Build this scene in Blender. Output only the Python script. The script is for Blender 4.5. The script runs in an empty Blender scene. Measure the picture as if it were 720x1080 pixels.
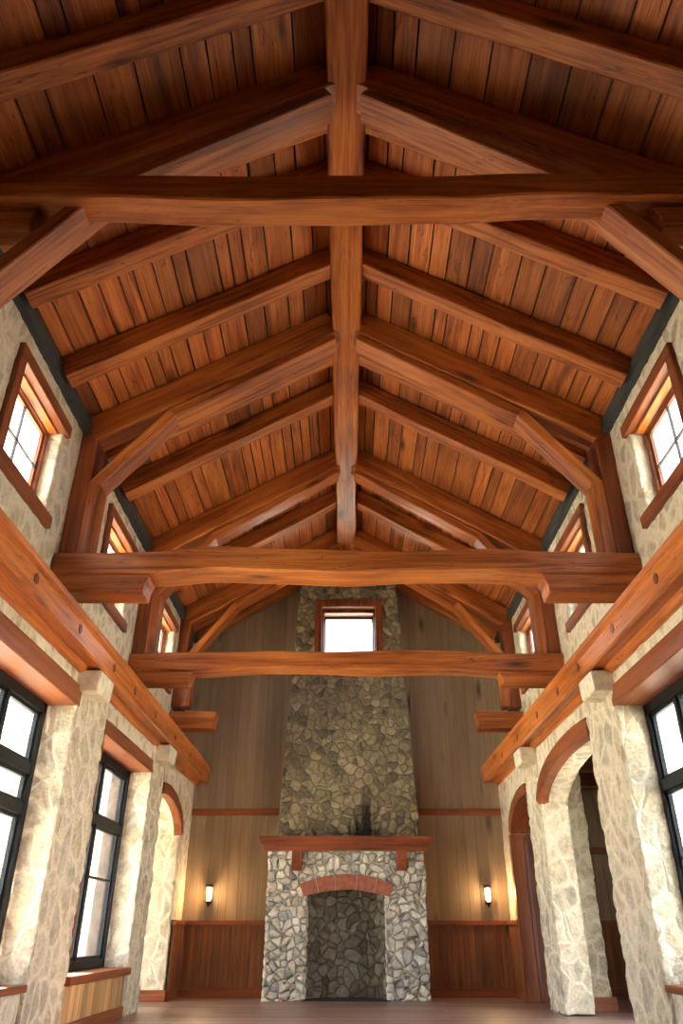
import bpy, bmesh, math, random
import numpy as np
from mathutils import Matrix, Vector
C = bpy.context.scene.collection
SC = bpy.context.scene
H = 0.94                      # eye height; all heights below are given relative to the eye and lifted by H

# ------------------------------------------------------------------ camera
cd = bpy.data.cameras.new('camera'); cam = bpy.data.objects.new('camera', cd); C.objects.link(cam)
cam.location = (0, 0, H); cam.rotation_euler = (math.radians(90 + 29.5), 0, 0)
cd.sensor_fit = 'VERTICAL'; cd.sensor_height = 36; cd.lens = 786 / 1080 * 36
cd.shift_x = -5 / 1080; cd.clip_start = 0.05; cd.clip_end = 300
SC.camera = cam
# ------------------------------------------------------------------ world, sun, exposure
SKY = 1.2; SUN = 10.0
w = bpy.data.worlds.new('sky'); SC.world = w; w.use_nodes = True
bg = w.node_tree.nodes['Background']; bg.inputs['Color'].default_value = (0.86, 0.93, 1.0, 1); bg.inputs['Strength'].default_value = SKY
sd = bpy.data.lights.new('sun', 'SUN'); sd.energy = SUN; sd.angle = math.radians(6); sd.color = (1.0, 0.93, 0.80)
sun = bpy.data.objects.new('sun', sd); C.objects.link(sun)
sun.rotation_euler = Vector((0.60, -0.50, -0.80)).to_track_quat('-Z', 'Y').to_euler()
vs = SC.view_settings; vs.view_transform = 'Standard'; vs.look = 'None'; vs.gamma = 1; vs.use_curve_mapping = False
vs.exposure = 3.42
cy = SC.cycles; cy.use_denoising = True; cy.max_bounces = 9; cy.diffuse_bounces = 6; cy.glossy_bounces = 3
cy.transparent_max_bounces = 10; cy.sample_clamp_indirect = 8; cy.caustics_reflective = False; cy.caustics_refractive = False

def portal(x, y, Z, sx, sy, d):
    l = bpy.data.lights.new('window_portal', 'AREA'); l.shape = 'RECTANGLE'; l.size = sx; l.size_y = sy; l.cycles.is_portal = True
    o = bpy.data.objects.new('window_portal', l); C.objects.link(o); o.location = (x, y, Z + H)
    o.rotation_euler = Vector(d).to_track_quat('-Z', 'Z').to_euler()
for s in (-1, 1):
    portal(s*3.45, 6.35, .9, 2.5, 3.2, (-s, 0, 0))
    for y in (6.27, 9.42, 12.57): portal(s*3.5, y, 4.4, 1.04, 1.2, (-s, 0, 0))
portal(-3.45, 10.27, .85, 2.5, 2.45, (1, 0, 0))
portal(-5.55, 13.2, .4, 2.4, 1.4, (1, 0, 0))  # sampling portal at the open side of the added shading box
portal(.05, 15.0, 5.4, 1.1, 1.0, (0, -1, 0))

# ------------------------------------------------------------------ node helpers
class NT:
    def __init__(s, name):
        s.m = bpy.data.materials.new(name); s.m.use_nodes = True
        s.t = s.m.node_tree; s.t.nodes.clear()
        s.out = s.n('ShaderNodeOutputMaterial')
    def n(s, typ, **kw):
        nd = s.t.nodes.new(typ)
        for k, v in kw.items(): setattr(nd, k, v)
        return nd
    def l(s, a, b): s.t.links.new(a, b)
    def math(s, op, a, b=None, c=None, clamp=False):
        nd = s.n('ShaderNodeMath', operation=op, use_clamp=clamp)
        for i, v in enumerate((a, b, c)):
            if v is None: continue
            if isinstance(v, (int, float)): nd.inputs[i].default_value = v
            else: s.l(v, nd.inputs[i])
        return nd.outputs[0]
    def ramp(s, fac, stops, interp='LINEAR'):
        r = s.n('ShaderNodeValToRGB'); r.color_ramp.interpolation = interp
        e = r.color_ramp.elements
        while len(e) < len(stops): e.new(0.5)
        for i, (p, c) in enumerate(stops):
            e[i].position = p; e[i].color = (*c, 1) if not isinstance(c, (int, float)) else (c, c, c, 1)
        s.l(fac, r.inputs[0]); return r.outputs[0]
    def mix(s, fac, a, b, blend='MIX'):
        m = s.n('ShaderNodeMix', data_type='RGBA', blend_type=blend)
        for inp, v in ((m.inputs[0], fac), (m.inputs[6], a), (m.inputs[7], b)):
            if isinstance(v, (int, float)): inp.default_value = v
            elif isinstance(v, tuple): inp.default_value = (*v, 1)
            else: s.l(v, inp)
        return m.outputs[2]
    def noise(s, vec, scale, detail=4, rough=.55, dist=0, out=0):
        nd = s.n('ShaderNodeTexNoise'); nd.inputs['Scale'].default_value = scale; nd.inputs['Detail'].default_value = detail
        nd.inputs['Roughness'].default_value = rough; nd.inputs['Distortion'].default_value = dist
        s.l(vec, nd.inputs['Vector']); return nd.outputs[out]
    def mapping(s, vec, scale=(1, 1, 1), loc=None):
        m = s.n('ShaderNodeMapping'); m.inputs['Scale'].default_value = scale
        s.l(vec, m.inputs['Vector'])
        if loc is not None: s.l(loc, m.inputs['Location'])
        return m.outputs[0]
    def bsdf(s, col, rough=.5, spec=.5, bump=None, bs=.3, bd=.01, metallic=0):
        b = s.n('ShaderNodeBsdfPrincipled')
        for inp, v in ((b.inputs['Base Color'], col), (b.inputs['Roughness'], rough)):
            if isinstance(v, (int, float)): inp.default_value = v
            elif isinstance(v, tuple): inp.default_value = (*v, 1)
            else: s.l(v, inp)
        b.inputs['Specular IOR Level'].default_value = spec; b.inputs['Metallic'].default_value = metallic
        if bump is not None:
            bn = s.n('ShaderNodeBump'); bn.inputs['Strength'].default_value = bs; bn.inputs['Distance'].default_value = bd
            s.l(bump, bn.inputs['Height']); s.l(bn.outputs[0], b.inputs['Normal'])
        s.l(b.outputs[0], s.out.inputs['Surface']); return b

_wood = {}
def wood(name, dark, mid, light, axis='X', rough=.45, grain=1.0, knots=True, tone=False, cracks=True, spec=.35, tlo=.55, thi=1.3, fk=.45):
    key = (name, axis)
    if key in _wood: return _wood[key]
    t = NT(f'{name}_{axis.lower()}')
    tc = t.n('ShaderNodeTexCoord').outputs['Object']
    oi = t.n('ShaderNodeObjectInfo').outputs['Random']
    cx = t.n('ShaderNodeCombineXYZ')
    for i, k in enumerate((31.0, 17.0, 7.0)):
        t.l(t.math('MULTIPLY', oi, k), cx.inputs[i])
    loc = cx.outputs[0]
    if tone:
        at = t.n('ShaderNodeAttribute', attribute_name='tone'); tf = at.outputs['Fac']
        va = t.n('ShaderNodeVectorMath', operation='SCALE'); va.inputs[0].default_value = (37, 23, 11); t.l(tf, va.inputs['Scale'])
        loc = va.outputs[0]
    i = 'XYZ'.index(axis)
    def sc(al, ac):
        v = [ac] * 3; v[i] = al; return tuple(v)
    v0 = t.mapping(tc, sc(.45, 1), loc)
    big = t.noise(v0, 1.6, 2, .5)
    v1 = t.mapping(tc, sc(.28, 5), loc)
    g1 = t.noise(v1, 2.0 * grain, 5, .6, .9)
    v2 = t.mapping(tc, sc(.8, 26), loc)
    g2 = t.noise(v2, 2.2 * grain, 3, .6, .3)
    f = t.math('ADD', t.math('MULTIPLY', g1, .55), t.math('MULTIPLY', g2, .25))
    f = t.math('ADD', f, t.math('MULTIPLY', big, .30))
    col = t.ramp(f, [(.42, dark), (.53, mid), (.66, light)])
    fib = t.noise(t.mapping(tc, sc(.5, 60), loc), 2.0, 2, .6)
    col = t.mix(fk, col, t.ramp(fib, [(.35, .62), (.65, 1.3)]), 'MULTIPLY')
    h = g2
    if cracks:
        v3 = t.mapping(tc, sc(.35, 7), loc)
        cn = t.noise(v3, 1.7, 2, .5, 1.2)
        cl = t.math('ABSOLUTE', t.math('SUBTRACT', cn, .5))
        cm = t.ramp(cl, [(0.0, 0.0), (.012, 1.0)])
        gate = t.ramp(t.noise(v0, 2.3, 1), [(.44, 0.0), (.50, 1.0)])
        cmask = t.math('MAXIMUM', cm, t.math('SUBTRACT', 1.0, gate))
        col = t.mix(t.math('MULTIPLY', t.math('SUBTRACT', 1.0, cmask), .75), col, tuple(c * .25 for c in dark))
        h = t.math('ADD', t.math('MULTIPLY', g2, .3), cmask)
    if knots:
        vk = t.mapping(tc, sc(.8, 2.6), loc)
        vo = t.n('ShaderNodeTexVoronoi'); vo.inputs['Scale'].default_value = .95
        nz = t.n('ShaderNodeVectorMath', operation='ADD'); t.l(vk, nz.inputs[0])
        ns = t.n('ShaderNodeTexNoise'); ns.inputs['Scale'].default_value = 3; t.l(vk, ns.inputs['Vector'])
        sv = t.n('ShaderNodeVectorMath', operation='SCALE'); sv.inputs['Scale'].default_value = .12; t.l(ns.outputs['Color'], sv.inputs[0]); t.l(sv.outputs[0], nz.inputs[1])
        t.l(nz.outputs[0], vo.inputs['Vector'])
        km = t.ramp(vo.outputs['Distance'], [(.05, .9), (.10, .55), (.20, 0.0)])
        col = t.mix(km, col, tuple(c * .3 for c in dark))
    if tone:
        br = t.ramp(tf, [(0.0, tlo), (.5, 1.0), (1.0, thi)])
        col = t.mix(1.0, col, br, 'MULTIPLY')
    t.bsdf(col, rough, spec, h, .35, .006)
    _wood[key] = t.m; return t.m

def beamw(axis='X'): return wood('oiled_timber', (.17, .040, .010), (.36, .098, .020), (.54, .180, .040), axis, .42)
def roughw(axis='X'): return wood('rough_rafter_timber', (.11, .028, .008), (.33, .090, .019), (.52, .175, .040), axis, .55, 1.4)
def trimw(axis='X'): return wood('stained_trim', (.13, .036, .013), (.23, .062, .020), (.31, .092, .030), axis, .45, 1.0, False, cracks=False)
def corn(axis='Y'): return wood('cornice_timber', (.24, .060, .012), (.46, .130, .025), (.60, .20, .042), axis, .38)
def mantw(axis='X'): return wood('mantel_timber', (.08, .021, .008), (.18, .044, .015), (.27, .072, .025), axis, .4)
def boardw(): return wood('ceiling_boards', (.17, .042, .011), (.36, .100, .022), (.52, .170, .040), 'Y', .55, 1.2, tone=True)
def greyw(): return wood('weathered_wall_boards', (.24, .17, .105), (.285, .205, .13), (.33, .24, .155), 'Z', .6, 1.0, tone=True, cracks=False, tlo=.85, thi=1.1, fk=.2)
def wainw(): return wood('wainscot_boards', (.10, .036, .012), (.185, .066, .021), (.26, .098, .032), 'Z', .45, 1.0, tone=True, cracks=False, tlo=.8, thi=1.15)
def panelw(): return wood('pale_bead_boards', (.42, .22, .085), (.60, .34, .14), (.70, .43, .20), 'Z', .5, 1.0, False, tone=True, cracks=False)

def stone(name, scale, cols, mortar, edge, disp, dist=.35, rough=.85, flat=.0, mask_lo=.02, stain=None, fine=.25, stretch=(1, 1, 1), blob=None):
    t = NT(name); t.m.displacement_method = 'BOTH'
    tc0 = t.n('ShaderNodeTexCoord').outputs['Object']
    tc = t.mapping(tc0, stretch)
    nz = t.n('ShaderNodeTexNoise'); nz.inputs['Scale'].default_value = 2.2; nz.inputs['Detail'].default_value = 2; t.l(tc, nz.inputs['Vector'])
    sb = t.n('ShaderNodeVectorMath', operation='SUBTRACT'); t.l(nz.outputs['Color'], sb.inputs[0]); sb.inputs[1].default_value = (.5, .5, .5)
    sv = t.n('ShaderNodeVectorMath', operation='SCALE'); sv.inputs['Scale'].default_value = dist; t.l(sb.outputs[0], sv.inputs[0])
    ad = t.n('ShaderNodeVectorMath', operation='ADD'); t.l(tc, ad.inputs[0]); t.l(sv.outputs[0], ad.inputs[1])
    vec = ad.outputs[0]
    ve = t.n('ShaderNodeTexVoronoi', feature='DISTANCE_TO_EDGE'); ve.inputs['Scale'].default_value = scale; t.l(vec, ve.inputs['Vector'])
    vc = t.n('ShaderNodeTexVoronoi'); vc.inputs['Scale'].default_value = scale; t.l(vec, vc.inputs['Vector'])
    e = ve.outputs['Distance']
    if blob: e = t.math('MULTIPLY', t.math('SUBTRACT', blob, vc.outputs['Distance']), .55)
    sx = t.n('ShaderNodeSeparateColor'); t.l(vc.outputs['Color'], sx.inputs[0])
    nstop = len(cols)
    c = t.ramp(sx.outputs[0], [(k / (nstop - 1), cc) for k, cc in enumerate(cols)])
    fn = t.noise(tc0, 9, 5, .65); fn2 = t.noise(tc0, 34, 4, .6)
    c = t.mix(.75, c, t.ramp(fn, [(.3, .55), (.7, 1.35)]), 'MULTIPLY')
    c = t.mix(.6, c, t.ramp(fn2, [(.3, .7), (.7, 1.25)]), 'MULTIPLY')
    # uneven smear of mortar over the stone faces
    eo = t.math('ADD', e, t.math('MULTIPLY', t.math('SUBTRACT', fn, .5), edge * 1.1))
    msk = t.ramp(eo, [(mask_lo, 0.0), (edge, 1.0)])
    mcol = t.mix(.5, mortar, t.ramp(fn2, [(.3, .72), (.7, 1.2)]), 'MULTIPLY')
    c = t.mix(msk, mcol, c)
    if stain:
        (sx0, sz0, rx, rz, colr) = stain
        sp = t.n('ShaderNodeSeparateXYZ'); t.l(tc0, sp.inputs[0])
        streak = t.noise(t.mapping(tc0, (9, 9, 1.2)), 1.0, 3)
        dx = t.math('DIVIDE', t.math('ABSOLUTE', t.math('SUBTRACT', sp.outputs[0], sx0)), rx)
        dz = t.math('DIVIDE', t.math('SUBTRACT', sp.outputs[2], sz0), rz)
        d = t.math('ADD', t.math('MAXIMUM', dx, 0.0), t.math('MAXIMUM', dz, 0.0))
        d = t.math('ADD', d, t.math('MULTIPLY', t.math('SUBTRACT', streak, .5), 1.6))
        sm = t.ramp(d, [(.45, .93), (.95, 0.0)])
        c = t.mix(sm, c, colr)
    b = t.bsdf(c, rough, .25, fn2, .5, .01)
    rd = t.ramp(e, [(0.0, 0.0), (edge * .7, .55), (edge * 2.2, .92), (edge * 4, 1.0)])
    hgt = t.math('ADD', t.math('MULTIPLY', rd, 1 - flat), t.math('MULTIPLY', sx.outputs[1], .45 * (1 - flat)))
    hgt = t.math('ADD', hgt, t.math('MULTIPLY', t.math('SUBTRACT', fn, .5), fine * 4))
    dp = t.n('ShaderNodeDisplacement'); dp.inputs['Scale'].default_value = disp; dp.inputs['Midlevel'].default_value = .9
    t.l(hgt, dp.inputs['Height']); t.l(dp.outputs[0], t.out.inputs['Displacement'])
    return t.m

PALE = [(.56, .47, .33), (.64, .55, .40), (.43, .37, .28), (.67, .58, .43), (.50, .40, .27), (.60, .52, .38)]
stone_wall = stone('lime_washed_rubble', 4.8, PALE, (.70, .62, .47), .20, .016, .22, flat=.1, mask_lo=.07, stretch=(1, 1, .72))
stone_pier = stone('rough_pier_rubble', 4.6, PALE, (.72, .64, .49), .16, .034, .25, flat=.1, mask_lo=.04, fine=.30, stretch=(1, 1, .75))
GREY = [(.46, .42, .36), (.66, .62, .53), (.32, .32, .32), (.70, .65, .53), (.52, .46, .36), (.62, .60, .55), (.74, .70, .58)]
stone_fire = stone('fieldstone_surround', 7.4, GREY, (.56, .50, .38), .07, .055, .22, flat=.0, mask_lo=.012, fine=.10)
OLIV = [(.21, .17, .10), (.29, .24, .14), (.12, .10, .07), (.36, .30, .19), (.24, .19, .12), (.11, .09, .07)]
stone_chim = stone('chimney_fieldstone', 6.6, OLIV, (.20, .165, .105), .07, .032, .22, flat=.1, mask_lo=.012, stain=(.33, 1.45 + H, .42, 1.0, (.012, .011, .010)), fine=.12)
stone_box = stone('sooty_firebox_stone', 6.0, [(.17, .14, .10), (.27, .23, .17), (.13, .11, .08), (.31, .27, .21)], (.14, .115, .08), .06, .03, .3, mask_lo=.012, fine=.12)
def flatmat(name, col, rough=.5, spec=.4, var=.15, sc=6, metallic=0):
    t = NT(name); tc = t.n('ShaderNodeTexCoord').outputs['Object']
    f = t.noise(tc, sc, 4)
    c = t.mix(1.0, col, t.ramp(f, [(.3, 1 - var), (.7, 1 + var)]), 'MULTIPLY')
    t.bsdf(c, rough, spec, f, .15, .004, metallic); return t.m
m_black = flatmat('black_window_paint', (.006, .007, .009), .5, .25)
m_dark = flatmat('dark_muntin_paint', (.05, .04, .035), .4)
m_steel = flatmat('slate_grey_steel', (.045, .055, .058), .5)
m_cap = flatmat('cream_cut_stone', (.66, .60, .46), .8, .3, .2, 9)
m_brick = flatmat('red_brick', (.30, .095, .055), .8, .3, .35, 14)
m_roof = flatmat('dark_roof_deck', (.03, .018, .012), .8)
m_plain = flatmat('outer_render', (.5, .46, .38), .9)
m_casing = flatmat('dark_outer_casing', (.13, .095, .085), .8, .1)
m_iron = flatmat('dark_bronze', (.05, .03, .018), .35, .5, .2, 30, .6)
def glass(name, a=.06):
    t = NT(name); tr = t.n('ShaderNodeBsdfTransparent'); gl = t.n('ShaderNodeBsdfGlossy'); gl.inputs['Roughness'].default_value = .03
    tr.inputs[0].default_value = (.96, .98, .98, 1); mx = t.n('ShaderNodeMixShader')
    lw = t.n('ShaderNodeLayerWeight'); lw.inputs[0].default_value = .12
    t.l(t.math('MULTIPLY', lw.outputs['Fresnel'], .6), mx.inputs[0]); t.l(tr.outputs[0], mx.inputs[1]); t.l(gl.outputs[0], mx.inputs[2]); t.l(mx.outputs[0], t.out.inputs['Surface'])
    return t.m
m_glass = glass('clear_glass')

# ------------------------------------------------------------------ object helpers
def tag(o, label=None, cat=None, group=None, kind=None):
    if label: o['label'] = label
    if cat: o['category'] = cat
    if group: o['group'] = group
    if kind: o['kind'] = kind
    return o
def empty(name, loc, label=None, cat=None, group=None, kind=None):
    o = bpy.data.objects.new(name, None); C.objects.link(o); o.location = loc; o.empty_display_size = .1
    return tag(o, label, cat, group, kind)
def link(name, me, mat, parent=None, M=None):
    o = bpy.data.objects.new(name, me); C.objects.link(o); me.materials.append(mat)
    M = M or Matrix()
    if parent is not None:
        o.parent = parent; base = Matrix(); q = parent
        while q is not None:
            base = q.matrix_basis @ base if q is not parent else q.matrix_basis.copy()
            q = q.parent
            if q is not None: base = abs_mat(q) @ base; break
        o.matrix_basis = base.inverted() @ M
    else: o.matrix_basis = M
    return o
def abs_mat(o):
    m = o.matrix_basis.copy()
    if o.parent is not None: m = abs_mat(o.parent) @ m
    return m
def raw(name, verts, faces, mat, parent=None, M=None, smooth=False, bevel=0):
    me = bpy.data.meshes.new(name); me.from_pydata([tuple(v) for v in verts], [], faces)
    bm = bmesh.new(); bm.from_mesh(me); bmesh.ops.remove_doubles(bm, verts=bm.verts, dist=1e-5)
    bmesh.ops.recalc_face_normals(bm, faces=bm.faces)
    if bevel: bmesh.ops.bevel(bm, geom=bm.edges[:], offset=bevel, segments=2, affect='EDGES', clamp_overlap=True)
    bm.to_mesh(me); bm.free()
    if smooth: me.shade_smooth()
    return link(name, me, mat, parent, M)
BF = [(0, 1, 3, 2), (4, 6, 7, 5), (0, 4, 5, 1), (2, 3, 7, 6), (0, 2, 6, 4), (1, 5, 7, 3)]
def boxv(x0, x1, y0, y1, z0, z1): return [(x, y, z) for x in (x0, x1) for y in (y0, y1) for z in (z0, z1)]
class MB:
    def __init__(s): s.v = []; s.f = []; s.tone = []
    def box(s, x0, x1, y0, y1, z0, z1, tone=.5):
        n = len(s.v); s.v += boxv(x0, x1, y0, y1, z0 + H, z1 + H); s.f += [tuple(n + i for i in f) for f in BF]; s.tone += [tone] * 6; return s
    def poly(s, pts, ext, tone=.5):      # pts in 3-D, extruded by vector ext
        n = len(s.v); k = len(pts); e = Vector(ext)
        s.v += [(p[0], p[1], p[2] + H) for p in pts] + [(p[0] + e[0], p[1] + e[1], p[2] + H + e[2]) for p in pts]
        s.f += [tuple(range(n, n + k)), tuple(range(n + 2 * k - 1, n + k - 1, -1))] + [(n + i, n + (i + 1) % k, n + k + (i + 1) % k, n + k + i) for i in range(k)]
        s.tone += [tone] * (k + 2); return s
    def build(s, name, mat, parent=None, bevel=0, smooth=False):
        me = bpy.data.meshes.new(name); me.from_pydata(s.v, [], s.f)
        a = me.attributes.new('tone', 'FLOAT', 'FACE'); a.data.foreach_set('value', s.tone)
        bm = bmesh.new(); bm.from_mesh(me); bmesh.ops.recalc_face_normals(bm, faces=bm.faces)
        if bevel: bmesh.ops.bevel(bm, geom=bm.edges[:], offset=bevel, segments=2, affect='EDGES', clamp_overlap=True)
        bm.to_mesh(me); bm.free()
        if smooth: me.shade_smooth()
        return link(name, me, mat, parent)
def box(name, x0, x1, y0, y1, z0, z1, mat, parent=None, bevel=.006):
    x0, x1 = sorted((x0, x1)); y0, y1 = sorted((y0, y1)); z0, z1 = sorted((z0, z1))
    return MB().box(x0, x1, y0, y1, z0, z1).build(name, mat, parent, bevel)

def beam(name, p0, p1, wid, hgt, mat, parent=None, wav=None, seed=0, wob=.006, cham=.02, up=(0, 0, 1), vert_top=None):
    """hewn timber: local X along its length, wid across, hgt upwards; wav = list of (t, dz_top, dz_bottom)"""
    rnd = random.Random(seed * 7 + 3)
    p0 = Vector((p0[0], p0[1], p0[2] + H)); p1 = Vector((p1[0], p1[1], p1[2] + H))
    d = p1 - p0; L = d.length; X = d.normalized(); Z = Vector(up); Z = (Z - X * Z.dot(X)).normalized(); Y = Z.cross(X)
    M = Matrix((X, Y, Z)).transposed().to_4x4(); M.translation = p0
    n = max(2, int(L / .12)); ph = [rnd.uniform(0, 6.28) for _ in range(8)]
    v = []; f = []
    for i in range(n + 1):
        t = i / n; x = t * L
        a = b = 0
        if wav:
            a = float(np.interp(t, [q[0] for q in wav], [q[1] for q in wav])); b = float(np.interp(t, [q[0] for q in wav], [q[2] for q in wav]))
        def wv(k, fr): return wob * (math.sin(x * fr + ph[k]) + .5 * math.sin(x * fr * 2.3 + ph[k + 1]))
        y0 = -wid / 2 + wv(0, 2.1); y1 = wid / 2 + wv(2, 1.7); z0 = -hgt / 2 + b + wv(4, 2.5); z1 = hgt / 2 + a + wv(6, 1.9)
        c = cham
        v += [(x, y0 + c, z0), (x, y1 - c, z0), (x, y1, z0 + c), (x, y1, z1 - c), (x, y1 - c, z1), (x, y0 + c, z1), (x, y0, z1 - c), (x, y0, z0 + c)]
    for i in range(n):
        for k in range(8):
            a = i * 8 + k; b = i * 8 + (k + 1) % 8
            f.append((a, b, b + 8, a + 8))
    f.append(tuple(range(7, -1, -1))); f.append(tuple(range(n * 8, n * 8 + 8)))
    o = raw(name, v, f, mat, parent, M)
    return o
def smooth_wav(w, n=40):
    ts = [q[0] for q in w]; out = []
    for i in range(n + 1):
        t = i / n; A = B = W = 0
        for j in range(-4, 5):
            tt = min(1, max(0, t + j * .012)); k = math.exp(-j * j / 6)
            A += k * np.interp(tt, ts, [q[1] for q in w]); B += k * np.interp(tt, ts, [q[2] for q in w]); W += k
        out.append((t, A / W, B / W))
    return out
# dense stone blocks: fn(a,b,c) -> point (height relative to the eye)
def hexa(acc, fn, na, nb, nc, skip=()):
    def grid(f, nu, nv):
        n0 = len(acc[0])
        for i in range(nu + 1):
            for j in range(nv + 1):
                p = f(i / nu, j / nv); acc[0].append((p[0], p[1], p[2] + H))
        for i in range(nu):
            for j in range(nv):
                q = n0 + i * (nv + 1) + j
                acc[1].append((q, q + nv + 1, q + nv + 2, q + 1))
    m = {'c0': (lambda u, v: fn(u, v, 0), na, nb), 'c1': (lambda u, v: fn(v, u, 1), nb, na), 'b0': (lambda u, v: fn(v, 0, u), nc, na),
         'b1': (lambda u, v: fn(u, 1, v), na, nc), 'a0': (lambda u, v: fn(0, u, v), nb, nc), 'a1': (lambda u, v: fn(1, v, u), nc, nb)}
    for k, (f, nu, nv) in m.items():
        if k not in skip: grid(f, nu, nv)
def dense(name, pieces, mat, parent=None, res=.035):
    vs_, fs_ = [], []
    for fn, la, lb, lc in pieces:
        acc = ([], [])
        r = res
        hexa(acc, fn, max(1, round(la / r)), max(1, round(lb / r)), max(1, round(lc / r)))
        bm = bmesh.new(); vv = [bm.verts.new(p) for p in acc[0]]
        for q in acc[1]:
            try: bm.faces.new([vv[i] for i in q])
            except ValueError: pass
        bmesh.ops.remove_doubles(bm, verts=bm.verts, dist=1e-4)
        bmesh.ops.recalc_face_normals(bm, faces=bm.faces)
        bm.verts.index_update(); n = len(vs_)
        vs_ += [v.co[:] for v in bm.verts]; fs_ += [tuple(n + v.index for v in fc.verts) for fc in bm.faces]
        bm.free()
    me = bpy.data.meshes.new(name); me.from_pydata(vs_, [], fs_); me.shade_smooth()
    return link(name, me, mat, parent)
def bx(x0, x1, y0, y1, z0, z1):   # piece: a plain block
    return (lambda a, b, c: (x0 + (x1 - x0) * c, y0 + (y1 - y0) * a, z0 + (z1 - z0) * b), abs(y1 - y0), abs(z1 - z0), abs(x1 - x0))

LW = 2.90; UW = 3.20; YE = 15.0; YB = -3.0; ZC = 2.56; F0 = -H
def roofz(x): return 7.45 - .6 * abs(x)
# ------------------------------------------------------------------ floor
def floor_mat():
    t = NT('smoked_floor_boards'); tc = t.n('ShaderNodeTexCoord').outputs['Object']
    at = t.n('ShaderNodeAttribute', attribute_name='tone').outputs['Fac']
    va = t.n('ShaderNodeVectorMath', operation='SCALE'); va.inputs[0].default_value = (37, 23, 11); t.l(at, va.inputs['Scale'])
    g = t.noise(t.mapping(tc, (.5, 9, 9), va.outputs[0]), 2, 5, .6, .5)
    c = t.ramp(g, [(.3, (.15, .085, .066)), (.55, (.25, .155, .125)), (.75, (.33, .22, .18))])
    c = t.mix(1.0, c, t.ramp(at, [(0, .7), (1, 1.25)]), 'MULTIPLY')
    t.bsdf(c, t.ramp(g, [(.3, .28), (.7, .5)]), .5, g, .2, .004); return t.m
rnd = random.Random(5)
fl = MB(); y = YB
while y < YE + .1:
    wd = .19; x = -4.0 + rnd.uniform(-.8, 0)
    xm = 3.42 if y < 9.1 else .385 * y - .02
    while x < xm:
        ln = rnd.uniform(1.2, 2.6); fl.box(max(x, -3.4), min(x + ln - .004, xm), y, y + wd - .005, F0 - .02, F0, rnd.random()); x += ln
    y += wd
tag(fl.build('floor', floor_mat()), 'dark brown wooden plank floor across the whole hall', 'floor', kind='structure')
m_sub = flatmat('subfloor', (.03, .018, .014), .9)
tag(MB().box(-3.42, 3.42, YB - .2, YE + .3, F0 - .2, F0 - .021).poly([(3.42, 8.95, F0 - .2), (3.44, 8.95, F0 - .2), (5.85, YE + .3, F0 - .2), (3.42, YE + .3, F0 - .2)], (0, 0, .179)).box(-5.6, -3.42, 11.75, 14.65, F0 - .2, F0 - .005).build('floor_slab', m_sub), 'dark slab under the floor boards', 'floor', kind='structure')

# ------------------------------------------------------------------ ceiling boards
for s, side in ((-1, 'left'), (1, 'right')):
    cb = MB(); bays = [YB, 2.15, 3.33, 4.30, 5.25, 6.45, 7.60, 8.95, 10.85, 12.15, 13.75, YE + .05]
    for ya, yb in zip(bays[:-1], bays[1:]):
        x = .02
        while x < 3.25:
            wd = rnd.choice((.16, .21, .26, .31, .36) if ya < 5 else (.14, .19, .24, .29)); x1 = min(x + wd, 3.3); dz = rnd.uniform(0, .014)
            xa, xb = x + .009, x1 - .009
            cb.poly([(s*xa, ya, roofz(xa) + dz), (s*xb, ya, roofz(xb) + dz), (s*xb, ya, roofz(xb) + dz + .025), (s*xa, ya, roofz(xa) + dz + .025)], (0, yb - ya - .004, 0), rnd.random())
            x = x1
    tag(cb.build('ceiling_' + side, boardw()), f'sloping {side} half of the red-brown plank ceiling', 'ceiling', kind='structure')
    rf = MB().poly([(0, YB - .3, roofz(0) + .05), (s*3.5, YB - .3, roofz(3.5) + .05), (s*3.5, YB - .3, roofz(3.5) + .12), (0, YB - .3, roofz(0) + .12)], (0, YE - YB + .6, 0))
    tag(rf.build('roof_' + side, m_roof), f'dark roof deck above the {side} ceiling boards', 'roof', kind='structure')

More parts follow.
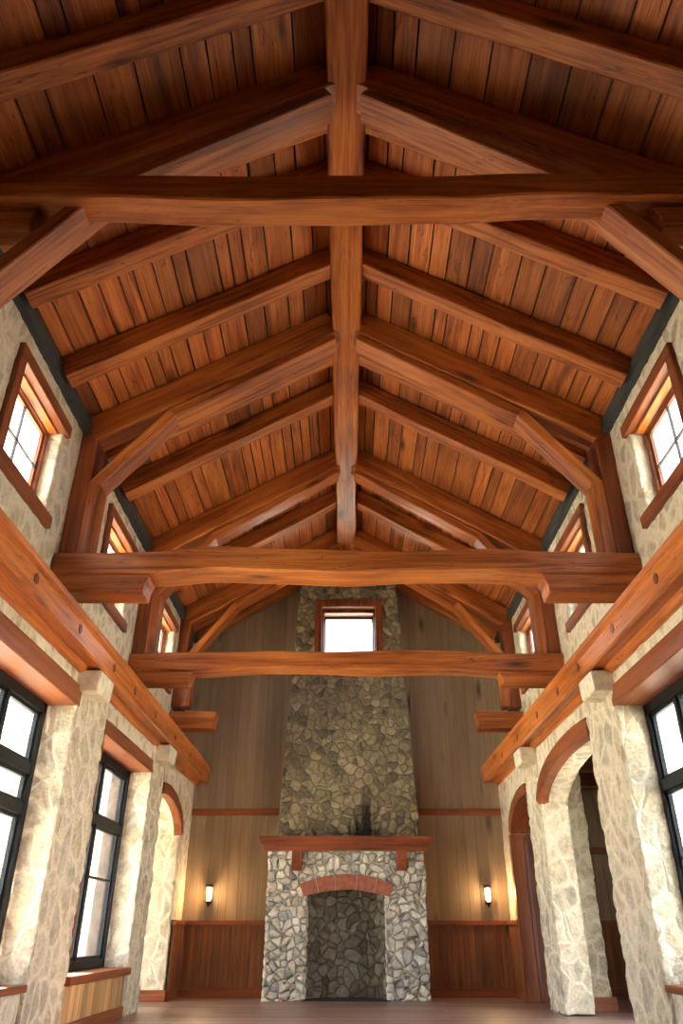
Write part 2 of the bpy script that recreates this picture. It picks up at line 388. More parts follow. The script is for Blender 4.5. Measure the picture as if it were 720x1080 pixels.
# ------------------------------------------------------------------ side walls
def archz(yc, a, zs, b):
    return lambda y: zs + b * math.sqrt(max(0, 1 - ((y - yc) / a) ** 2))
def over(s, y0, y1, zf, X0, X1, top=ZC + .06):      # wall above an opening with curved underside
    return (lambda a, b, c: (s * (X0 + (X1 - X0) * c), y0 + (y1 - y0) * a, (lambda z: z + .025 + (top - z) * b)(zf(y0 + (y1 - y0) * a))), y1 - y0, top - zf((y0 + y1) / 2), X1 - X0)
WALL = {}
aL = archz(12.75, 1.32, 1.42, .52); aR1 = archz(9.75, 2.02, 1.62, .46); aR2 = archz(12.85, 1.22, 1.45, .50)
for s, side in ((-1, 'left'), (1, 'right')):
    TH = 3.40 if s < 0 else 3.42
    P1 = (7.95, 9.04); P2 = (11.48, 12.32) if s < 0 else (11.74, 12.62)
    pcs = [bx(s*LW, s*TH, YB, 4.7, F0, ZC + .06), bx(s*LW, s*TH, 14.06, YE + .05, F0, ZC + .06),
           bx(s*LW, s*TH, 4.65, P1[0] + .05, 2.30, ZC + .06), bx(s*(LW + .02), s*TH, 4.65, P1[0] + .05, F0, -.42)]
    if s < 0:
        pcs += [bx(s*LW, s*TH, P1[1] - .05, P2[0] + .05, 2.18, ZC + .06), bx(s*(LW + .12), s*TH, P1[1] - .05, P2[0] + .05, F0, -.42),
                over(s, P2[1] - .03, 14.10, aL, LW, TH)]
    else:
        pcs += [over(s, P1[1] - .03, P2[0] + .03, aR1, LW, 3.30), over(s, P2[1] - .03, 14.10, aR2, LW, TH)]
    wl = dense('wall_' + side, pcs, stone_wall, None, .035)
    tag(wl, f'{side} lower wall of pale mortared rubble stone', 'wall', kind='structure')
    for (pa, pb), wh in ((P1, 'first'), (P2, 'second')):
        po = dense('stone_pillar', [bx(s*(LW - .025), s*(3.28 if wh == 'first' or s > 0 else TH + .02), pa, pb, F0, ZC - .06)], stone_pier, None, .028)
        nb = {(-1, 'first'): 'between the two black left windows', (-1, 'second'): 'between the small left window and the left arch',
              (1, 'first'): 'beside the big right window', (1, 'second'): 'between the two right arches'}[(s, wh)]
        tag(po, f'pale rough stone pillar {nb}', 'pillar', 'stone pillars along the side walls', 'structure')
    # upper wall with four clerestory openings
    ups = []; edges = [YB]; 
    for k in (1, 2, 3): edges += [2.55 + 3.15 * k, 3.75 + 3.15 * k]
    edges.append(YE + .05)
    for k in range(0, len(edges) - 1, 2): ups.append(bx(s*UW, s*3.45, edges[k], edges[k + 1], ZC, 5.6))
    for k in range(1, len(edges) - 1, 2):
        ups.append(bx(s*UW, s*3.45, edges[k] - .03, edges[k + 1] + .03, ZC, 3.88)); ups.append(bx(s*UW, s*3.45, edges[k] - .03, edges[k + 1] + .03, 4.94, 5.6))
    tag(dense('wall_upper_' + side, ups, stone_wall, None, .045), f'{side} upper wall of pale stone with small square windows', 'wall', kind='structure')

# ------------------------------------------------------------------ end wall
ew = MB(); x = -3.3
while x < 3.3:
    wd = rnd.choice((.14, .17, .20)); x1 = x + wd; xa, xb = x + .0015, x1 - .0015
    if xb > -.8 and xa < .85: zt = 4.7
    else: zt = None
    za, zb = (min(roofz(xa), 9), min(roofz(xb), 9)) if zt is None else (zt, zt)
    z = .1
    for cut in (99,):
        a_, b_ = min(za, cut), min(zb, cut)
        if min(a_, b_) <= z: break
        ew.poly([(xa, YE, z), (xb, YE, z), (xb, YE, b_), (xa, YE, a_)], (0, .03, 0), rnd.random()); z = cut
    x = x1
for (a, b) in ((-.8, -.5), (.6, .85)): ew.box(a, b, YE, YE + .03, 4.7, 7.3, .4)
ew.box(-.5, .6, YE, YE + .03, 5.95, 7.3, .4)
ew.box(-.5, .6, YE, YE + .03, 4.7, 4.88, .4)
tag(ew.build('wall_end', greyw()), 'end wall of weathered tan vertical boards flanking the chimney', 'wall', kind='structure')
def backing(name, y, yy):
    m = MB(); m.box(-3.6, -.5, y, yy, F0, 8.0); m.box(.6, 3.6, y, yy, F0, 8.0); m.box(-.5, .6, y, yy, F0, 4.88); m.box(-.5, .6, y, yy, 5.95, 8.0)
    return m.build(name, m_sub)
tag(backing('wall_outer', YE + .035, YE + .3), 'dark outer layer behind the end wall boards', 'wall', kind='structure')
rr = MB(); rr.box(-3.7, -2.4, YB - .3, YB, F0, 8); rr.box(2.4, 3.7, YB - .3, YB, F0, 8); rr.box(-2.4, 2.4, YB - .3, YB, F0, 8)
tag(rr.build('wall_rear', m_plain), 'plain rear wall behind the viewer', 'wall', kind='structure')
wc = MB(); x = -2.9
while x < 2.9:
    x1 = min(x + rnd.choice((.085, .10, .12)), 2.9); wc.box(x + .002, x1 - .002, YE - .035, YE - .002, F0 + .12, .13, rnd.random()); x = x1
for s in (-1, 1):
    y = 14.12
    while y < YE - .03:
        wc.box(*sorted((s*2.875, s*2.84)), y + .002, y + .1, F0 + .12, .13, rnd.random()); y += .102
tag(wc.build('trim_wainscot', wainw()), 'red-brown vertical board wainscot along the end wall', 'wainscot', kind='structure')
def rail(name, z0, z1, d, lab, side=True):
    m = MB(); m.box(-2.9, -1.0, YE - d, YE, z0, z1); m.box(1.0, 2.9, YE - d, YE, z0, z1)
    if side:
        for s in (-1, 1): m.box(*sorted((s*2.9, s*(2.875 - d + .02))), 14.10, YE, z0, z1)
    tag(m.build(name, trimw('X'), None, .006), lab, 'trim', kind='structure')
rail('trim_1', .13, .20, .075, 'brown cap rail on top of the wainscot')
rail('trim_2', 1.93, 2.05, .05, 'brown horizontal band halfway up the end wall', False)
rail('baseboard_end', F0, F0 + .14, .055, 'brown baseboard of the end wall')

# ------------------------------------------------------------------ cornice + caps + wall plates
for s, side in ((-1, 'left'), (1, 'right')):
    r = empty('cornice_beam', (s*2.8, 6, 2.6 + H), f'long orange timber cornice running along the {side} wall', 'cornice', 'timber cornices')
    def pr(name, pts, mat, bev=.004):
        m = MB().poly([(s*x, YB + .2, z) for x, z in pts], (0, YE - YB - .22, 0)); return m.build(name, mat, r, 0)
    pr('soffit_board', [(2.9, 2.54), (2.9, 2.60), (2.66, 2.60), (2.66, 2.535)], corn())
    pr('bed_moulding', [(2.905, 2.47), (2.905, 2.54), (2.82, 2.54), (2.86, 2.48)], corn())
    pr('fascia_board', [(2.70, 2.52), (2.66, 2.50), (2.635, 2.51), (2.635, 2.74), (2.70, 2.74)], corn())
    pr('top_moulding', [(2.64, 2.70), (2.60, 2.73), (2.59, 2.78), (3.24, 2.80), (3.24, 2.73), (2.66, 2.72)], corn())
    for yy in (5.8, 7.0, 8.25, 9.2, 10.35, 11.7, 13.0):
        q = []
        for k in range(10):
            a = 2*math.pi*k/10; q.append((s*2.628, yy + .045*math.cos(a), 2.63 + .05*math.sin(a)))
        MB().poly(q, (s*.02, 0, 0)).build('peg', mantw('Y'), r)
    for yy, zz, lb in ((8.22, 2.28, 'first'), (11.90 if s < 0 else 12.05, 2.27, 'second')):
        c = MB(); c.poly([(s*2.66, yy - .3, 2.50), (s*2.95, yy - .3, 2.50), (s*2.95, yy - .3, zz), (s*2.68, yy - .3, zz)], (0, .5, 0))
        o = c.build('capital_block', m_cap, None, .01)
        tag(o, f'cream cut-stone block under the {side} cornice on the {"nearer" if lb == "first" else "farther"} {side} pillar', 'stone block', 'cream capital blocks')
    o = box('wall_plate', s*3.12, s*3.22, YB + .2, YE - .05, 5.30, 5.48, m_steel)
    tag(o, f'slate grey steel wall plate along the top of the {side} wall', 'wall plate', 'grey wall plates')

# ------------------------------------------------------------------ ridge and rafters
o = beam('ridge_beam', (0, YB + .2, 7.15), (0, YE - .02, 7.15), .375, .38, beamw(), None, seed=2, wob=.005)
tag(o, 'long square ridge beam down the middle of the ceiling', 'beam')
def rafter(name, s, y, depth, wid, seed, mat, parent=None, drop=.0, x0=.17, x1=3.12, wob=.005):
    k = depth / 2 / math.cos(math.atan(.6)) + drop + .004 + wob * 1.5
    return beam(name, (s*x0, y, roofz(x0) - k), (s*x1, y, roofz(x1) - k), wid, depth, mat, parent, seed=seed, wob=wob, cham=.012)
RAF = [(2.15, 'nearest the viewer, before the first truss'), (3.33, 'just before the nearest truss'), (5.25, 'first behind the nearest truss'), (6.45, 'second behind the nearest truss'),
       (8.95, 'midway between the second and third truss'), (12.15, 'midway between the third and fourth truss'), (14.85, 'against the end wall')]
sd_ = 10
for y, w_ in RAF:
    for s, side in ((-1, 'left'), (1, 'right')):
        sd_ += 1
        o = rafter('common_rafter', s, y, .27, .22, sd_, roughw(), x0=.17 if y < 14 else 1.12)
        tag(o, f'common rafter on the {side} slope, {w_}', 'rafter', f'common rafters on the {side} slope')

# ------------------------------------------------------------------ trusses
def stub(name, s, y, wd, x_in, z0, z1, parent):
    h = z1 - z0
    pts = [(3.2, z1), (x_in, z1), (x_in + .015, z0 + h*.70), (x_in + .035, z0 + h*.62), (x_in + .05, z0), (3.2, z0)]
    return MB().poly([(s*x, y - wd/2, z) for x, z in pts], (0, wd, 0)).build(name, beamw('X'), parent, .008)
def seg_prism(name, s, q, y0, y1, mat, parent):
    p = [Vector((s*a[0], 0, a[1] + H)) for a in q]
    X = (p[1] - p[0]).normalized(); Y = Vector((0, 1, 0)); Z = X.cross(Y)
    M = Matrix((X, Y, Z)).transposed().to_4x4(); M.translation = p[0] + Vector((0, y0, 0)); I = M.inverted()
    v = [I @ (a + Vector((0, yy, 0))) for yy in (y0, y1) for a in p]
    f = [(0, 1, 2, 3), (7, 6, 5, 4)] + [(i, (i + 1) % 4, (i + 1) % 4 + 4, i + 4) for i in range(4)]
    return raw(name, v, f, mat, parent, M, bevel=.008)
RIB = [(2.88, 3.62), (2.88, 4.58), (2.11, 5.58), (.13, 6.84)]
def truss(y, lab, tie=None, stubz=(3.17, 3.38), stubx=2.13, tw=.40, seed=0, post=True, ribf=True, hammer=False, closeness=.5, rib=RIB):
    t = empty('roof_truss', (0, y, 3.4 + H), lab, 'truss', 'timber roof trusses')
    if tie:
        z0, z1, wav, xe = tie
        beam('tie_beam', (-xe, y - .10 + tw/2, (z0 + z1)/2), (xe, y - .10 + tw/2, (z0 + z1)/2), tw, z1 - z0, beamw(), t, smooth_wav(wav), seed, .006, .015)
    for s in (-1, 1):
        rafter('principal_rafter', s, y + .14, .36, .30, seed*5 + s + 40, beamw(), t, wob=.004)
        rafter('companion_rafter', s, y + closeness, .30, .20, seed*5 + s + 60, roughw(), t, wob=.004)
        if post: beam('wall_post', (s*3.11, y + .18, 3.60), (s*3.11, y + .18, 5.50), .36, .21, trimw(), t, seed=seed + s + 3, up=(-s, 0, 0), wob=.004)
        # arched rib in three straight lengths
        if ribf:
            A0, A1, B, Cc = rib
            low = [A0, A1, B, Cc]; upv = []
            def off(p, q, d=.13):
                v = Vector((q[0] - p[0], q[1] - p[1])).normalized(); return Vector((-v.y, v.x)) * -d
            segs = [(low[i], low[i + 1]) for i in range(3)]
            ns = [off(*g) for g in segs]
            ou = [Vector(low[0]) + ns[0]]
            for i in (0, 1):
                bis = (ns[i].normalized() + ns[i + 1].normalized()).normalized(); ou.append(Vector(low[i + 1]) + bis * (.13 / bis.dot(ns[i].normalized())))
            ou.append(Vector(low[3]) + ns[2] * .6)
            for i, nm in enumerate(('rib_foot', 'knee_brace', 'rib')):
                if i == 0 and tie and tie[0] > 5: continue
                seg_prism(nm, s, [low[i], low[i + 1], ou[i + 1], ou[i]], y + .01, y + .30, beamw(), t)
        stub('corbel', s, y + .08, tw - .08, stubx, *stubz, t) if not hammer else stub('hammer_beam', s, y + .08, .34, stubx, *stubz, t)
    return t
def W(lst, xe): return [((x + xe) / (2 * xe), a, b) for x, a, b in lst]
XE1 = 3.12
truss(4.12, 'nearest roof truss, its heavy crossbeam spanning the full width above', (5.21, 5.50, W([(-3.12, -.02, -.01), (-2.85, 0, 0), (-2.4, .03, .03), (-1.9, .0, .03), (-1.45, 0, 0), (0, 0, 0), (1.0, 0, 0), (1.3, .03, .05), (1.75, .04, .08), (2.2, .03, .07), (2.5, .03, .04), (2.85, 0, 0), (3.12, 0, 0)], XE1), XE1),
      stubz=(4.97, 5.21), stubx=2.52, tw=.28, seed=1, closeness=.42, rib=[(2.9, 3.6), (2.9, 4.20), (2.0, 5.50), (.13, 6.82)])
XE2 = 3.19
w2 = W([(-3.1, 0, 0), (-2.0, .02, .03), (-1.45, .09, .09), (-.8, .06, .07), (0, .04, .03), (.7, .02, .06), (1.5, .06, .09), (2.2, .02, .02), (3.1, 0, 0)], XE2)
truss(7.42, 'second roof truss, its wavy crossbeam above the chimney window', (3.36, 3.63, w2, XE2), tw=.40, seed=2, closeness=.62)
w3 = W([(-3.1, 0, 0), (-2.0, .02, .02), (-1.2, .05, .07), (-.3, .03, .05), (.5, .04, .03), (1.3, .06, .06), (2.2, .02, .01), (3.1, 0, 0)], XE2)
truss(10.70, 'third roof truss, its crossbeam just below the chimney window', (3.33, 3.60, w3, XE2), stubz=(3.17, 3.34), stubx=2.24, tw=.38, seed=3, closeness=.5)
truss(13.60, 'fourth roof truss, short hammer beams and no crossbeam, near the end wall', None, stubz=(3.20, 3.50), stubx=2.34, tw=.36, seed=4, hammer=True)

# ------------------------------------------------------------------ clerestory windows
n_w = 0
for s, side in ((-1, 'left'), (1, 'right')):
    for k in (1, 2, 3):
        y0 = 2.55 + 3.15 * k; y1 = y0 + 1.2; z0, z1 = 3.88, 4.94; n_w += 1
        t = empty(f'window_{n_w}', (s*3.3, (y0 + y1)/2, z0 + H), f'small square brown-framed upper window, {["", "nearest", "middle one", "farthest"][k]} on the {side} wall', 'window', 'small upper windows', 'structure')
        box('head_casing', s*3.15, s*3.25, y0 - .14, y1 + .10, z1 - .02, z1 + .13, trimw('Y'), t)
        box('sill_casing', s*3.15, s*3.25, y0 - .14, y1 + .10, z0 - .13, z0 + .01, trimw('Y'), t)
        box('side_casing', s*3.16, s*3.24, y0 - .14, y0 + .0, z0, z1, trimw('Z'), t)
        m = MB()
        def fr(m, X0, X1, a, b, c, d, wf):
            X0, X1 = sorted((s*X0, s*X1))
            m.box(X0, X1, a, b, d - wf, d); m.box(X0, X1, a, b, c, c + wf); m.box(X0, X1, a, a + wf, c + wf, d - wf); m.box(X0, X1, b - wf, b, c + wf, d - wf)
        fr(m, 3.35, 3.41, y0, y1, z0, z1, .06); fr(m, 3.38, 3.42, y0 + .04, y1 - .04, z0 + .04, z1 - .04, .055)
        m.build('window_frame', trimw('Y'), t, .004)
        m = MB(); m.box(*sorted((s*3.25, s*3.35)), y0, y1 - .02, z1 - .045, z1 - .02); m.build('inner_stop', corn('Y'), t, .003)
        m = MB(); X0, X1 = sorted((s*3.375, s*3.40)); m.box(X0, X1, y0 + .1, y1 - .1, (z0 + z1)/2 - .011, (z0 + z1)/2 + .011); m.box(X0, X1, (y0 + y1)/2 - .011, (y0 + y1)/2 + .011, z0 + .1, z1 - .1)
        m.build('muntin', m_dark, t)
        box('pane', s*3.385, s*3.389, y0 + .1, y1 - .1, z0 + .1, z1 - .1, m_glass, t, 0)

# ------------------------------------------------------------------ big black windows
def big_window(n, s, y0, y1, z0, z1, lab, X=3.18, bars=(1.27,), thin=(.62,), mull=None):
    t = empty(f'window_{n}', (s*X, (y0 + y1)/2, z0 + H), lab, 'window', None, 'structure')
    m = MB()
    def bar(a, b, c, d, X0=X, X1=X + .09): m.box(*sorted((s*X0, s*X1)), a, b, c, d)
    bar(y0, y1, z1 - .11, z1); bar(y0, y1, z0, z0 + .10); bar(y0, y0 + .10, z0, z1); bar(y1 - .10, y1, z0, z1)
    m.build('window_frame', m_black, t, .006)
    mull = mull or [(y0 + y1) / 2]
    for ym in mull:
        m = MB(); m.box(*sorted((s*(X + .01), s*(X + .08))), ym - .03, ym + .03, z0 + .1, z1 - .11); m.build('mullion', m_black, t, .004)
    es = [y0 + .07] + mull + [y1 - .07]
    zs = [z0 + .10]
    for bz in sorted(bars):
        m = MB(); m.box(*sorted((s*X, s*(X + .09))), y0 + .1, y1 - .1, bz - .055, bz + .055); m.build('transom', m_black, t, .006)
        zs += [bz - .055, bz + .055]
    zs.append(z1 - .11)
    for (a, b) in [(p + .03, q - .03) for p, q in zip(es[:-1], es[1:])]:
        for c, d in zip(zs[0::2], zs[1::2]):
            q = MB(); X0, X1 = sorted((s*(X + .035), s*(X + .075)))
            for g in ((a, a + .035, c, d), (b - .035, b, c, d), (a + .035, b - .035, c, c + .035), (a + .035, b - .035, d - .035, d)): q.box(X0, X1, *g)
            sash = q.build('sash', m_black, t)
            g = box('pane', s*(X + .052), s*(X + .057), a + .03, b - .03, c + .03, d - .03, m_glass, sash, 0)
            for tz in thin:
                if c < tz < d:
                    m = MB(); m.box(*sorted((s*(X + .03), s*(X + .065))), a + .03, b - .03, tz - .013, tz + .013); m.build('muntin', m_black, sash)
    return t
w_l1 = big_window(7, -1, 4.72, 7.93, -.40, 2.13, 'large black-framed window at the left edge of the photo', bars=(1.45, 1.07), thin=(.3,), mull=[5.2, 6.1, 7.0])
w_l2 = big_window(8, -1, 9.06, 11.46, -.38, 2.08, 'tall black-framed window over a pale board panel, left wall')
w_r1 = big_window(9, 1, 4.72, 8.00, -.40, 2.13, 'large black-framed window at the right edge of the photo', bars=(1.30,), thin=(.63,), mull=[5.35, 6.3, 7.22])
for s, t in ((-1, w_l1), (1, w_r1)):
    box('lintel', s*2.87, s*3.32, 4.6, 8.02, 2.125, 2.34, trimw('Y'), t)
    box('sill', s*2.86, s*3.3, 4.65, 7.93, -.46, -.40, trimw('Y'), t)
box('lintel', -2.87, -3.32, 9.03, 11.56, 2.075, 2.25, trimw('Y'), w_l2)
box('sill', -2.83, -3.3, 9.02, 11.52, -.47, -.385, trimw('Y'), w_l2)
box('near_casing', -2.88, -3.18, 9.03, 9.07, -.38, 2.08, trimw('Z'), w_l2)
box('outer_casing', -3.275, -3.43, 11.38, 11.44, -.38, 2.08, m_casing, w_l2)
pb = MB(); y = 9.05
while y < 11.46:
    pb.box(-3.0, -2.90, y + .004, y + .098, F0 + .12, -.47, rnd.random()); y += .102
tag(pb.build('trim_panel', panelw(), None, .003), 'pale vertical bead boards below the tall left window', 'panelling', kind='structure')
tag(box('baseboard_left', -2.86, -3.0, 9.04, 11.47, F0, F0 + .13, trimw('Y')), 'brown baseboard below the pale bead boards', 'baseboard', kind='structure')

# arch bands and linings
def arch_band(name, s, y0, y1, zf, th, X0, X1, mat, lab, n=28):
    v = []; f = []
    ys = [y0 + (y1 - y0) * i / n for i in range(n + 1)]
    for i, y in enumerate(ys):
        e = .002; yy = min(max(y, y0 + e), y1 - e); dz = (zf(yy + e) - zf(yy - e)) / (2 * e); dz = max(-6, min(6, dz))
        L = math.hypot(1, dz); nx, nz = -dz / L, 1 / L
        zi = zf(y)
        for (yy2, z2) in ((y, zi), (y + nx * th, zi + nz * th)):
            for X in (X0, X1): v.append((s*X, yy2, z2 + H))
    for i in range(n):
        a = i*4; b = a + 4
        f += [(a, a+2, b+2, b), (a+1, b+1, b+3, a+3), (a, b, b+1, a+1), (a+2, a+3, b+3, b+2)]
    f += [(0, 1, 3, 2), (n*4, n*4+2, n*4+3, n*4+1)]
    o = raw(name, v, f, mat); return tag(o, lab, 'arch trim', 'brown arch bands', 'structure')
arch_band('trim_3', -1, 12.40, 14.06, aL, .17, LW - .035, LW + .10, trimw('Y'), 'brown curved band over the left arch')
arch_band('trim_4', 1, 9.02, 11.76, aR1, .21, LW - .035, LW + .10, trimw('Y'), 'brown curved band over the wide right arch')
arch_band('trim_5', 1, 12.62, 14.06, aR2, .17, LW - .035, LW + .60, trimw('Y'), 'brown curved band over the far right doorway')
# far jambs of the openings
bs = flatmat('base_block_brown', (.34, .13, .06), .5)
tag(box('baseboard_arch_left', -2.86, -3.42, 14.0, 14.08, F0, F0 + .16, trimw('X')), 'brown baseboard at the foot of the left arch jamb', 'baseboard', kind='structure')
tag(box('baseboard_pillar_right', 3.42, 3.80, 12.46, 12.96, F0, F0 + .16, trimw('X')), 'brown base block at the foot of the darker side room pillar', 'baseboard', kind='structure')
dj = empty('door_1', (3.1, 14.0, 0), 'brown wood-lined doorway in the far end of the right wall', 'doorway', None, 'structure')
box('jamb_lining', 2.87, 3.50, 13.98, 14.05, F0, 1.50, trimw('Z'), dj)
box('jamb_post', 2.84, 2.93, 14.0, 14.14, F0, 1.50, trimw('Z'), dj)
box('stop_board', 3.05, 3.12, 13.93, 13.98, F0, 1.45, mantw('Z'), dj)

# ------------------------------------------------------------------ side room beyond the right arches
sr = MB(); x = 3.42
while x < 5.6:
    sr.box(x + .003, x + .177, YE - .02, YE + .01, .1, 2.7, rnd.random()); x += .18
tag(sr.build('wall_annex_end', greyw()), 'tan board wall of the side room seen through the right arch', 'wall', kind='structure')
sr = MB(); x = 3.42
while x < 5.6:
    sr.box(x + .002, x + .098, YE - .05, YE - .02, F0 + .1, .13, rnd.random()); x += .1
tag(sr.build('trim_annex_wainscot', wainw()), 'red-brown wainscot of the side room seen through the right arch', 'wainscot', kind='structure')
tag(MB().box(3.42, 5.7, YE - .08, YE, .13, .2).box(3.42, 5.7, YE - .07, YE, 1.26, 1.38).box(3.42, 5.7, YE - .07, YE, F0, F0 + .13).build('trim_annex', trimw('X')), 'brown rails on the side room wall', 'trim', kind='structure')
def sl(y): return .385 * y
an = MB().box(3.42, 6.0, YE + .01, YE + .3, F0, 2.9)
def slant(m, ya, yb, z0, z1, th=.12):
    m.poly([(sl(ya), ya, z0), (sl(yb), yb, z0), (sl(yb), yb, z1), (sl(ya), ya, z1)], (-th, .04, 0))
slant(an, 8.95, 9.7, F0, 2.9); slant(an, 10.6, YE + .1, F0, 2.9); slant(an, 9.7, 10.6, 1.9, 2.9)  # unseen gap added low in the slanted wall to brighten the far pillar jamb
tag(an.build('wall_annex', m_plain), 'plain walls enclosing the side room, with an added gap for light on the right pillar', 'wall', kind='structure')
ac = MB(); x = 3.42
while x < 5.7:
    ac.box(x, x + .145, max(8.95, (x + .15) / .385), YE + .2, 2.62, 2.66, rnd.random()); x += .15
tag(ac.build('ceiling_annex', boardw()), 'low plank ceiling of the side room', 'ceiling', kind='structure')
tag(MB().poly([(3.42, 8.95, 2.66), (3.45, 8.95, 2.66), (5.8, YE + .2, 2.66), (3.42, YE + .2, 2.66)], (0, 0, .2)).build('roof_annex', m_roof), 'dark roof over the side room', 'roof', kind='structure')
for k, yy in enumerate((11.2, 12.8, 14.3)):
    o = box('annex_beam', 3.42, sl(yy) - .12, yy, yy + .2, 2.34, 2.61, mantw('X'))
    tag(o, f'dark ceiling beam of the side room, {["nearest", "middle one", "farthest"][k]} from the viewer', 'beam', 'side room ceiling beams')
o = dense('stone_pillar', [(lambda a, b, c: (3.46 + .30 * c, 12.55 + .35 * a, F0 + (2.62 - F0) * b), .35, 3.5, .3)], stone_pier, None, .03)
tag(o, 'darker rough stone pillar standing inside the side room behind the right arch', 'pillar', 'stone pillars along the side walls', 'structure')

# ------------------------------------------------------------------ fireplace and chimney
fp = empty('fireplace', (0, 14.6, 0), 'tall fieldstone fireplace with timber mantel and tapering chimney in the middle of the end wall', 'fireplace')
def hw(z): return 1.29 - .285 * (z - 1.45) / 5.0
def cpiece(xa, xb, z0, z1, y0=14.55, y1=15.06):    # xa/xb functions of z
    return (lambda a, b, c: ((lambda z: xa(z) + (xb(z) - xa(z)) * a)(z0 + (z1 - z0) * b), y0 + (y1 - y0) * c, z0 + (z1 - z0) * b), abs(xb(z0) - xa(z0)), z1 - z0, y1 - y0)
cx = .04
L_ = lambda z: cx - hw(z); R_ = lambda z: cx + hw(z)
ch = dense('chimney', [cpiece(L_, R_, 1.2, 4.86), cpiece(L_, R_, 5.98, 7.42), cpiece(L_, lambda z: -.55, 4.83, 6.0), cpiece(lambda z: .67, R_, 4.83, 6.0)], stone_chim, fp, .032)
ch['label'] = 'olive tan stone chimney with black soot streaks above the mantel'
sp = [cpiece(lambda z: -1.34, lambda z: -.67, F0, 1.27, 14.2, 15.0), cpiece(lambda z: .67, lambda z: 1.34, F0, 1.27, 14.2, 15.0)]
def fin(x): return .556 + .094 * math.sqrt(max(0, 1 - (x / .70) ** 2))
sp.append((lambda a, b, c: (-.72 + 1.44 * a, 14.2 + .5 * c, (lambda z: z + (1.27 - z) * b)(.06 + fin(-.72 + 1.44 * a))), 1.44, .65, .5))
dense('surround', sp, stone_fire, fp, .022)['label'] = 'grey and cream fieldstone surround'
# brick arch of five blocks
xs = [-.80, -.52, -.20, .18, .52, .82]
for i in range(5):
    x0, x1 = xs[i] + .008, xs[i + 1] - .008
    def zo(x): return .73 + .155 * (1 - (x / .8) ** 2)
    def zi(x): return .552 + .10 * (1 - (x / .7) ** 2)
    pts = []
    for q in range(5):
        x = x0 + (x1 - x0) * q / 4; pts.append((x * .90, 14.13, zi(x * .90)))
    for q in range(4, -1, -1):
        x = x0 + (x1 - x0) * q / 4; pts.append((x, 14.13, zo(x)))
    MB().poly(pts, (0, .3, 0)).build('arch_brick', m_brick, fp, .008)
m_mort = flatmat('arch_mortar', (.45, .33, .22), .9)
pts = [(x * .9, 14.145, .552 + .10 * (1 - (x * .9 / .7) ** 2)) for x in np.linspace(-.8, .82, 17)] + [(x, 14.145, .72 + .155 * (1 - (x / .8) ** 2)) for x in np.linspace(.81, -.79, 17)]
MB().poly([tuple(map(float, p)) for p in pts], (0, .25, 0)).build('arch_mortar', m_mort, fp)
# curved firebox
def fbx(a, b, c):
    an = math.pi * (1 - a); r = 1 + .12 * c
    return (.70 * r * math.cos(an) * (1 - .0 * b), 14.28 + .60 * r * math.sin(an), F0 + (.80 - F0) * b)
dense('firebox', [(fbx, 2.2, 1.7, .08)], stone_box, fp, .03)['label'] = 'dark soot-stained curved firebox lining'
box('firebox_hood', -.72, .72, 14.40, 15.0, .76, .82, m_sub, fp, 0)
box('hearth', -.72, .72, 14.16, 14.95, F0, F0 + .012, m_sub, fp, 0)
# mantel
m = MB(); v = []
for z, hwid, yf in ((1.47, 1.50, 13.93), (1.42, 1.50, 13.93), (1.25, 1.385, 14.02)):
    v.append([(-hwid, yf, z), (hwid, yf, z), (hwid, 14.62, z), (-hwid, 14.62, z)])
vv = [(a, b, c + H) for r in v for a, b, c in r]
ff = [(0, 1, 2, 3), (8, 11, 10, 9)] + [(i + k*4, (i + 1) % 4 + k*4, (i + 1) % 4 + 4 + k*4, i + 4 + k*4) for k in range(2) for i in range(4)]
raw('mantel_shelf', vv, ff, mantw('X'), fp, bevel=.008)['label'] = 'thick dark red timber mantel shelf'
for x in (-.93, .86):
    pts = [(x, 14.02, 1.25), (x, 14.02, 1.12), (x, 14.06, 1.04), (x, 14.10, 1.0), (x, 14.14, .94), (x, 14.3, .94), (x, 14.3, 1.25)]
    MB().poly(pts, (.17, 0, 0)).build('mantel_corbel', mantw('Z'), fp, .006)
# chimney window
t = empty('window_10', (.05, 14.6, 4.86 + H), 'small square bright window high in the stone chimney', 'window', None, 'structure')
m = MB()
for g in ((-.64, .74, 5.92, 6.08), (-.64, .74, 4.78, 4.92), (-.64, -.50, 4.92, 5.92), (.60, .74, 4.92, 5.92)): m.box(g[0], g[1], 14.46, 14.62, g[2], g[3])
m.build('casing', mantw('Z'), t, .006)
m = MB()
for g in ((-.55, .66, 5.84, 5.99), (-.55, .66, 4.86, 4.94), (-.55, -.46, 4.94, 5.84), (.57, .66, 4.94, 5.84)): m.box(g[0], g[1], 14.62, 15.2, g[2], g[3])
m.build('window_frame', mantw('Z'), t, .004)
m = MB()
for g in ((-.46, .57, 5.79, 5.84), (-.46, .57, 4.94, 4.97), (-.46, -.43, 4.97, 5.79), (.54, .57, 4.97, 5.79)): m.box(g[0], g[1], 14.85, 14.90, g[2], g[3])
m.build('sash', m_dark, t)
box('pane', -.45, .56, 14.87, 14.875, 4.95, 5.83, m_glass, t, 0)

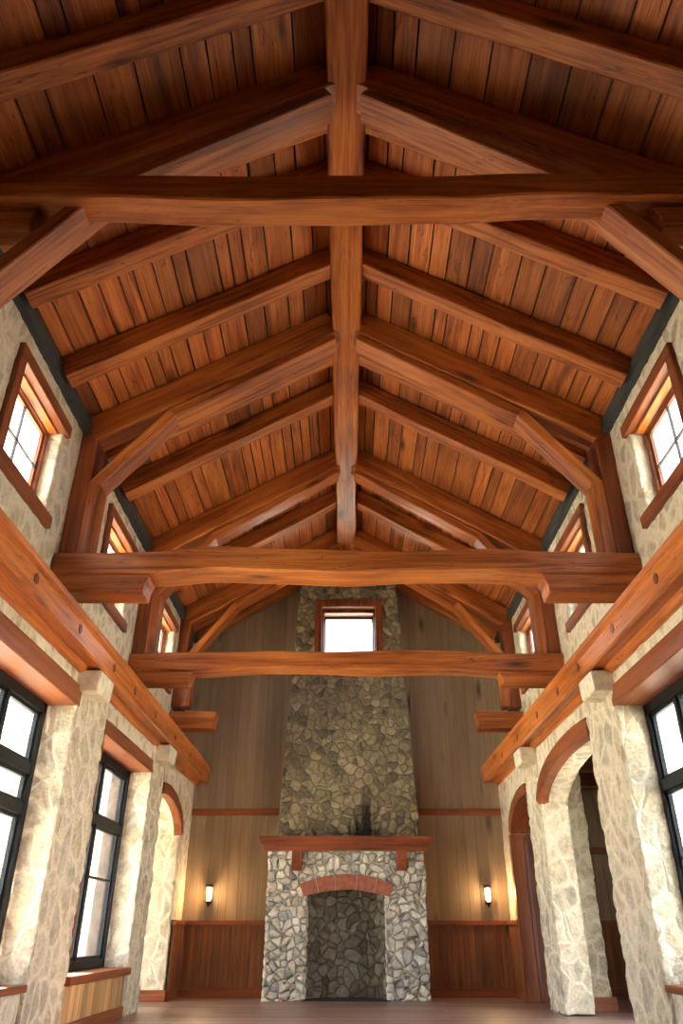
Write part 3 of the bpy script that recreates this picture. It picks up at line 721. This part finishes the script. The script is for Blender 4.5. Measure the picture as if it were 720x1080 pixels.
# ------------------------------------------------------------------ wall sconces
def lathe(name, prof, mat, parent, cx_, cy_, n=20, smooth=True):
    v = []; f = []
    for r, z in prof:
        for k in range(n):
            a = 2*math.pi*k/n; v.append((cx_ + r*math.cos(a), cy_ + r*math.sin(a), z + H))
    for i in range(len(prof) - 1):
        for k in range(n): f.append((i*n + k, i*n + (k+1) % n, (i+1)*n + (k+1) % n, (i+1)*n + k))
    f.append(tuple(range(n - 1, -1, -1))); f.append(tuple(range((len(prof)-1)*n, len(prof)*n)))
    return raw(name, v, f, mat, parent, smooth=smooth)
te = NT('glowing_amber_glass'); em = te.n('ShaderNodeEmission'); em.inputs[0].default_value = (1, .66, .28, 1); em.inputs[1].default_value = .9; te.l(em.outputs[0], te.out.inputs['Surface']); m_glow = te.m
def sconce(x, z, lab):
    t = empty('wall_sconce', (x, YE, z + H), lab, 'wall lamp', 'bronze wall sconces')
    yc = YE - .11
    box('back_plate', x - .045, x + .045, YE - .02, YE, z - .14, z + .17, m_iron, t)
    lathe('glass_shade', [(.035, z - .10), (.048, z - .07), (.055, z), (.055, z + .09), (.05, z + .12)], m_glow, t, x, yc)
    lathe('cap', [(.02, z + .165), (.066, z + .15), (.07, z + .12), (.055, z + .118)], m_iron, t, x, yc)
    lathe('cup', [(.012, z - .185), (.02, z - .16), (.03, z - .14), (.052, z - .115), (.056, z - .10), (.04, z - .098)], m_iron, t, x, yc)
    for k in range(4):
        a = math.pi/4 + k*math.pi/2; px, py = x + .062*math.cos(a), yc + .062*math.sin(a)
        lathe('bar', [(.005, z - .12), (.005, z + .13)], m_iron, t, px, py, 6)
    m = MB(); m.box(x - .012, x + .012, yc, YE - .01, z - .15, z - .13); m.build('arm', m_iron, t)
    l = bpy.data.lights.new('sconce_bulb', 'POINT'); l.energy = 3.0; l.color = (1, .62, .28); l.shadow_soft_size = .05
    lo = bpy.data.objects.new('sconce_bulb', l); C.objects.link(lo); lo.parent = t; lo.location = (0, -.19, .04)
sconce(-2.44, .60, 'lit bronze wall sconce left of the fireplace')
sconce(2.52, .59, 'lit bronze wall sconce right of the fireplace')

# ------------------------------------------------------------------ unseen box added outside the left arch to cut daylight on its jamb
pm = MB(); pm.box(-5.6, -3.40, 11.75, 11.9, F0, 2.6); pm.box(-5.6, -3.40, 14.5, 14.65, F0, 2.6); pm.box(-5.6, -5.5, 11.75, 14.65, 1.1, 2.6)
tag(pm.build('wall_shade_box', m_plain), 'added plain walls shading the left arch from outside', 'wall', kind='structure')
tag(MB().box(-5.7, -3.40, 11.7, 14.7, 2.6, 2.7).build('roof_shade_box', m_plain), 'added roof shading the left arch from outside', 'roof', kind='structure')
# ------------------------------------------------------------------ outdoors
tg = NT('pale_gravel'); tc = tg.n('ShaderNodeTexCoord').outputs['Object']
tg.bsdf(tg.ramp(tg.noise(tc, .8, 5), [(.35, (.48, .47, .36)), (.6, (.66, .63, .54))]), .9, .2)
tag(MB().box(-60, 60, -50, 70, F0 - .5, F0 - .21).build('ground', tg.m), 'pale ground outside the windows', 'ground', kind='structure')
m_leaf = flatmat('leaf_green', (.16, .26, .08), .6, .3, .4, 5); m_bark = flatmat('bark', (.12, .08, .05), .9)
def shrub(name, x, y, z, r, n, lab, cat, trunk, seed):
    q = random.Random(seed); t = empty(name, (x, y, F0 + H), lab, cat)
    v = []; f = []
    for i in range(n):
        d = Vector((q.gauss(0, 1), q.gauss(0, 1), q.gauss(0, 1))).normalized() * r * (q.random() ** .4)
        c = Vector((x, y, z + H)) + Vector((d.x, d.y, d.z * .9)); a = Vector((q.gauss(0, 1), q.gauss(0, 1), q.gauss(0, 1))).normalized(); b = a.orthogonal().normalized()
        sz = .09; k = len(v); v += [c - a*sz, c + b*sz*.5, c + a*sz, c - b*sz*.5]; f.append((k, k+1, k+2, k+3))
    me = bpy.data.meshes.new('foliage'); me.from_pydata([tuple(p) for p in v], [], f); link('foliage', me, m_leaf, t)
    beam('trunk', (x, y, F0 - .3), (x, y, z + .2), trunk, trunk, m_bark, t, seed=seed)
shrub('garden_shrub', -8.5, 25.0, .2, 1.5, 1800, 'green shrub outside the tall left window', 'shrub', .12, 3)
shrub('garden_tree', 9.2, 18.6, 4.2, 1.2, 1300, 'leafy green tree outside the right window', 'tree', .2, 4)
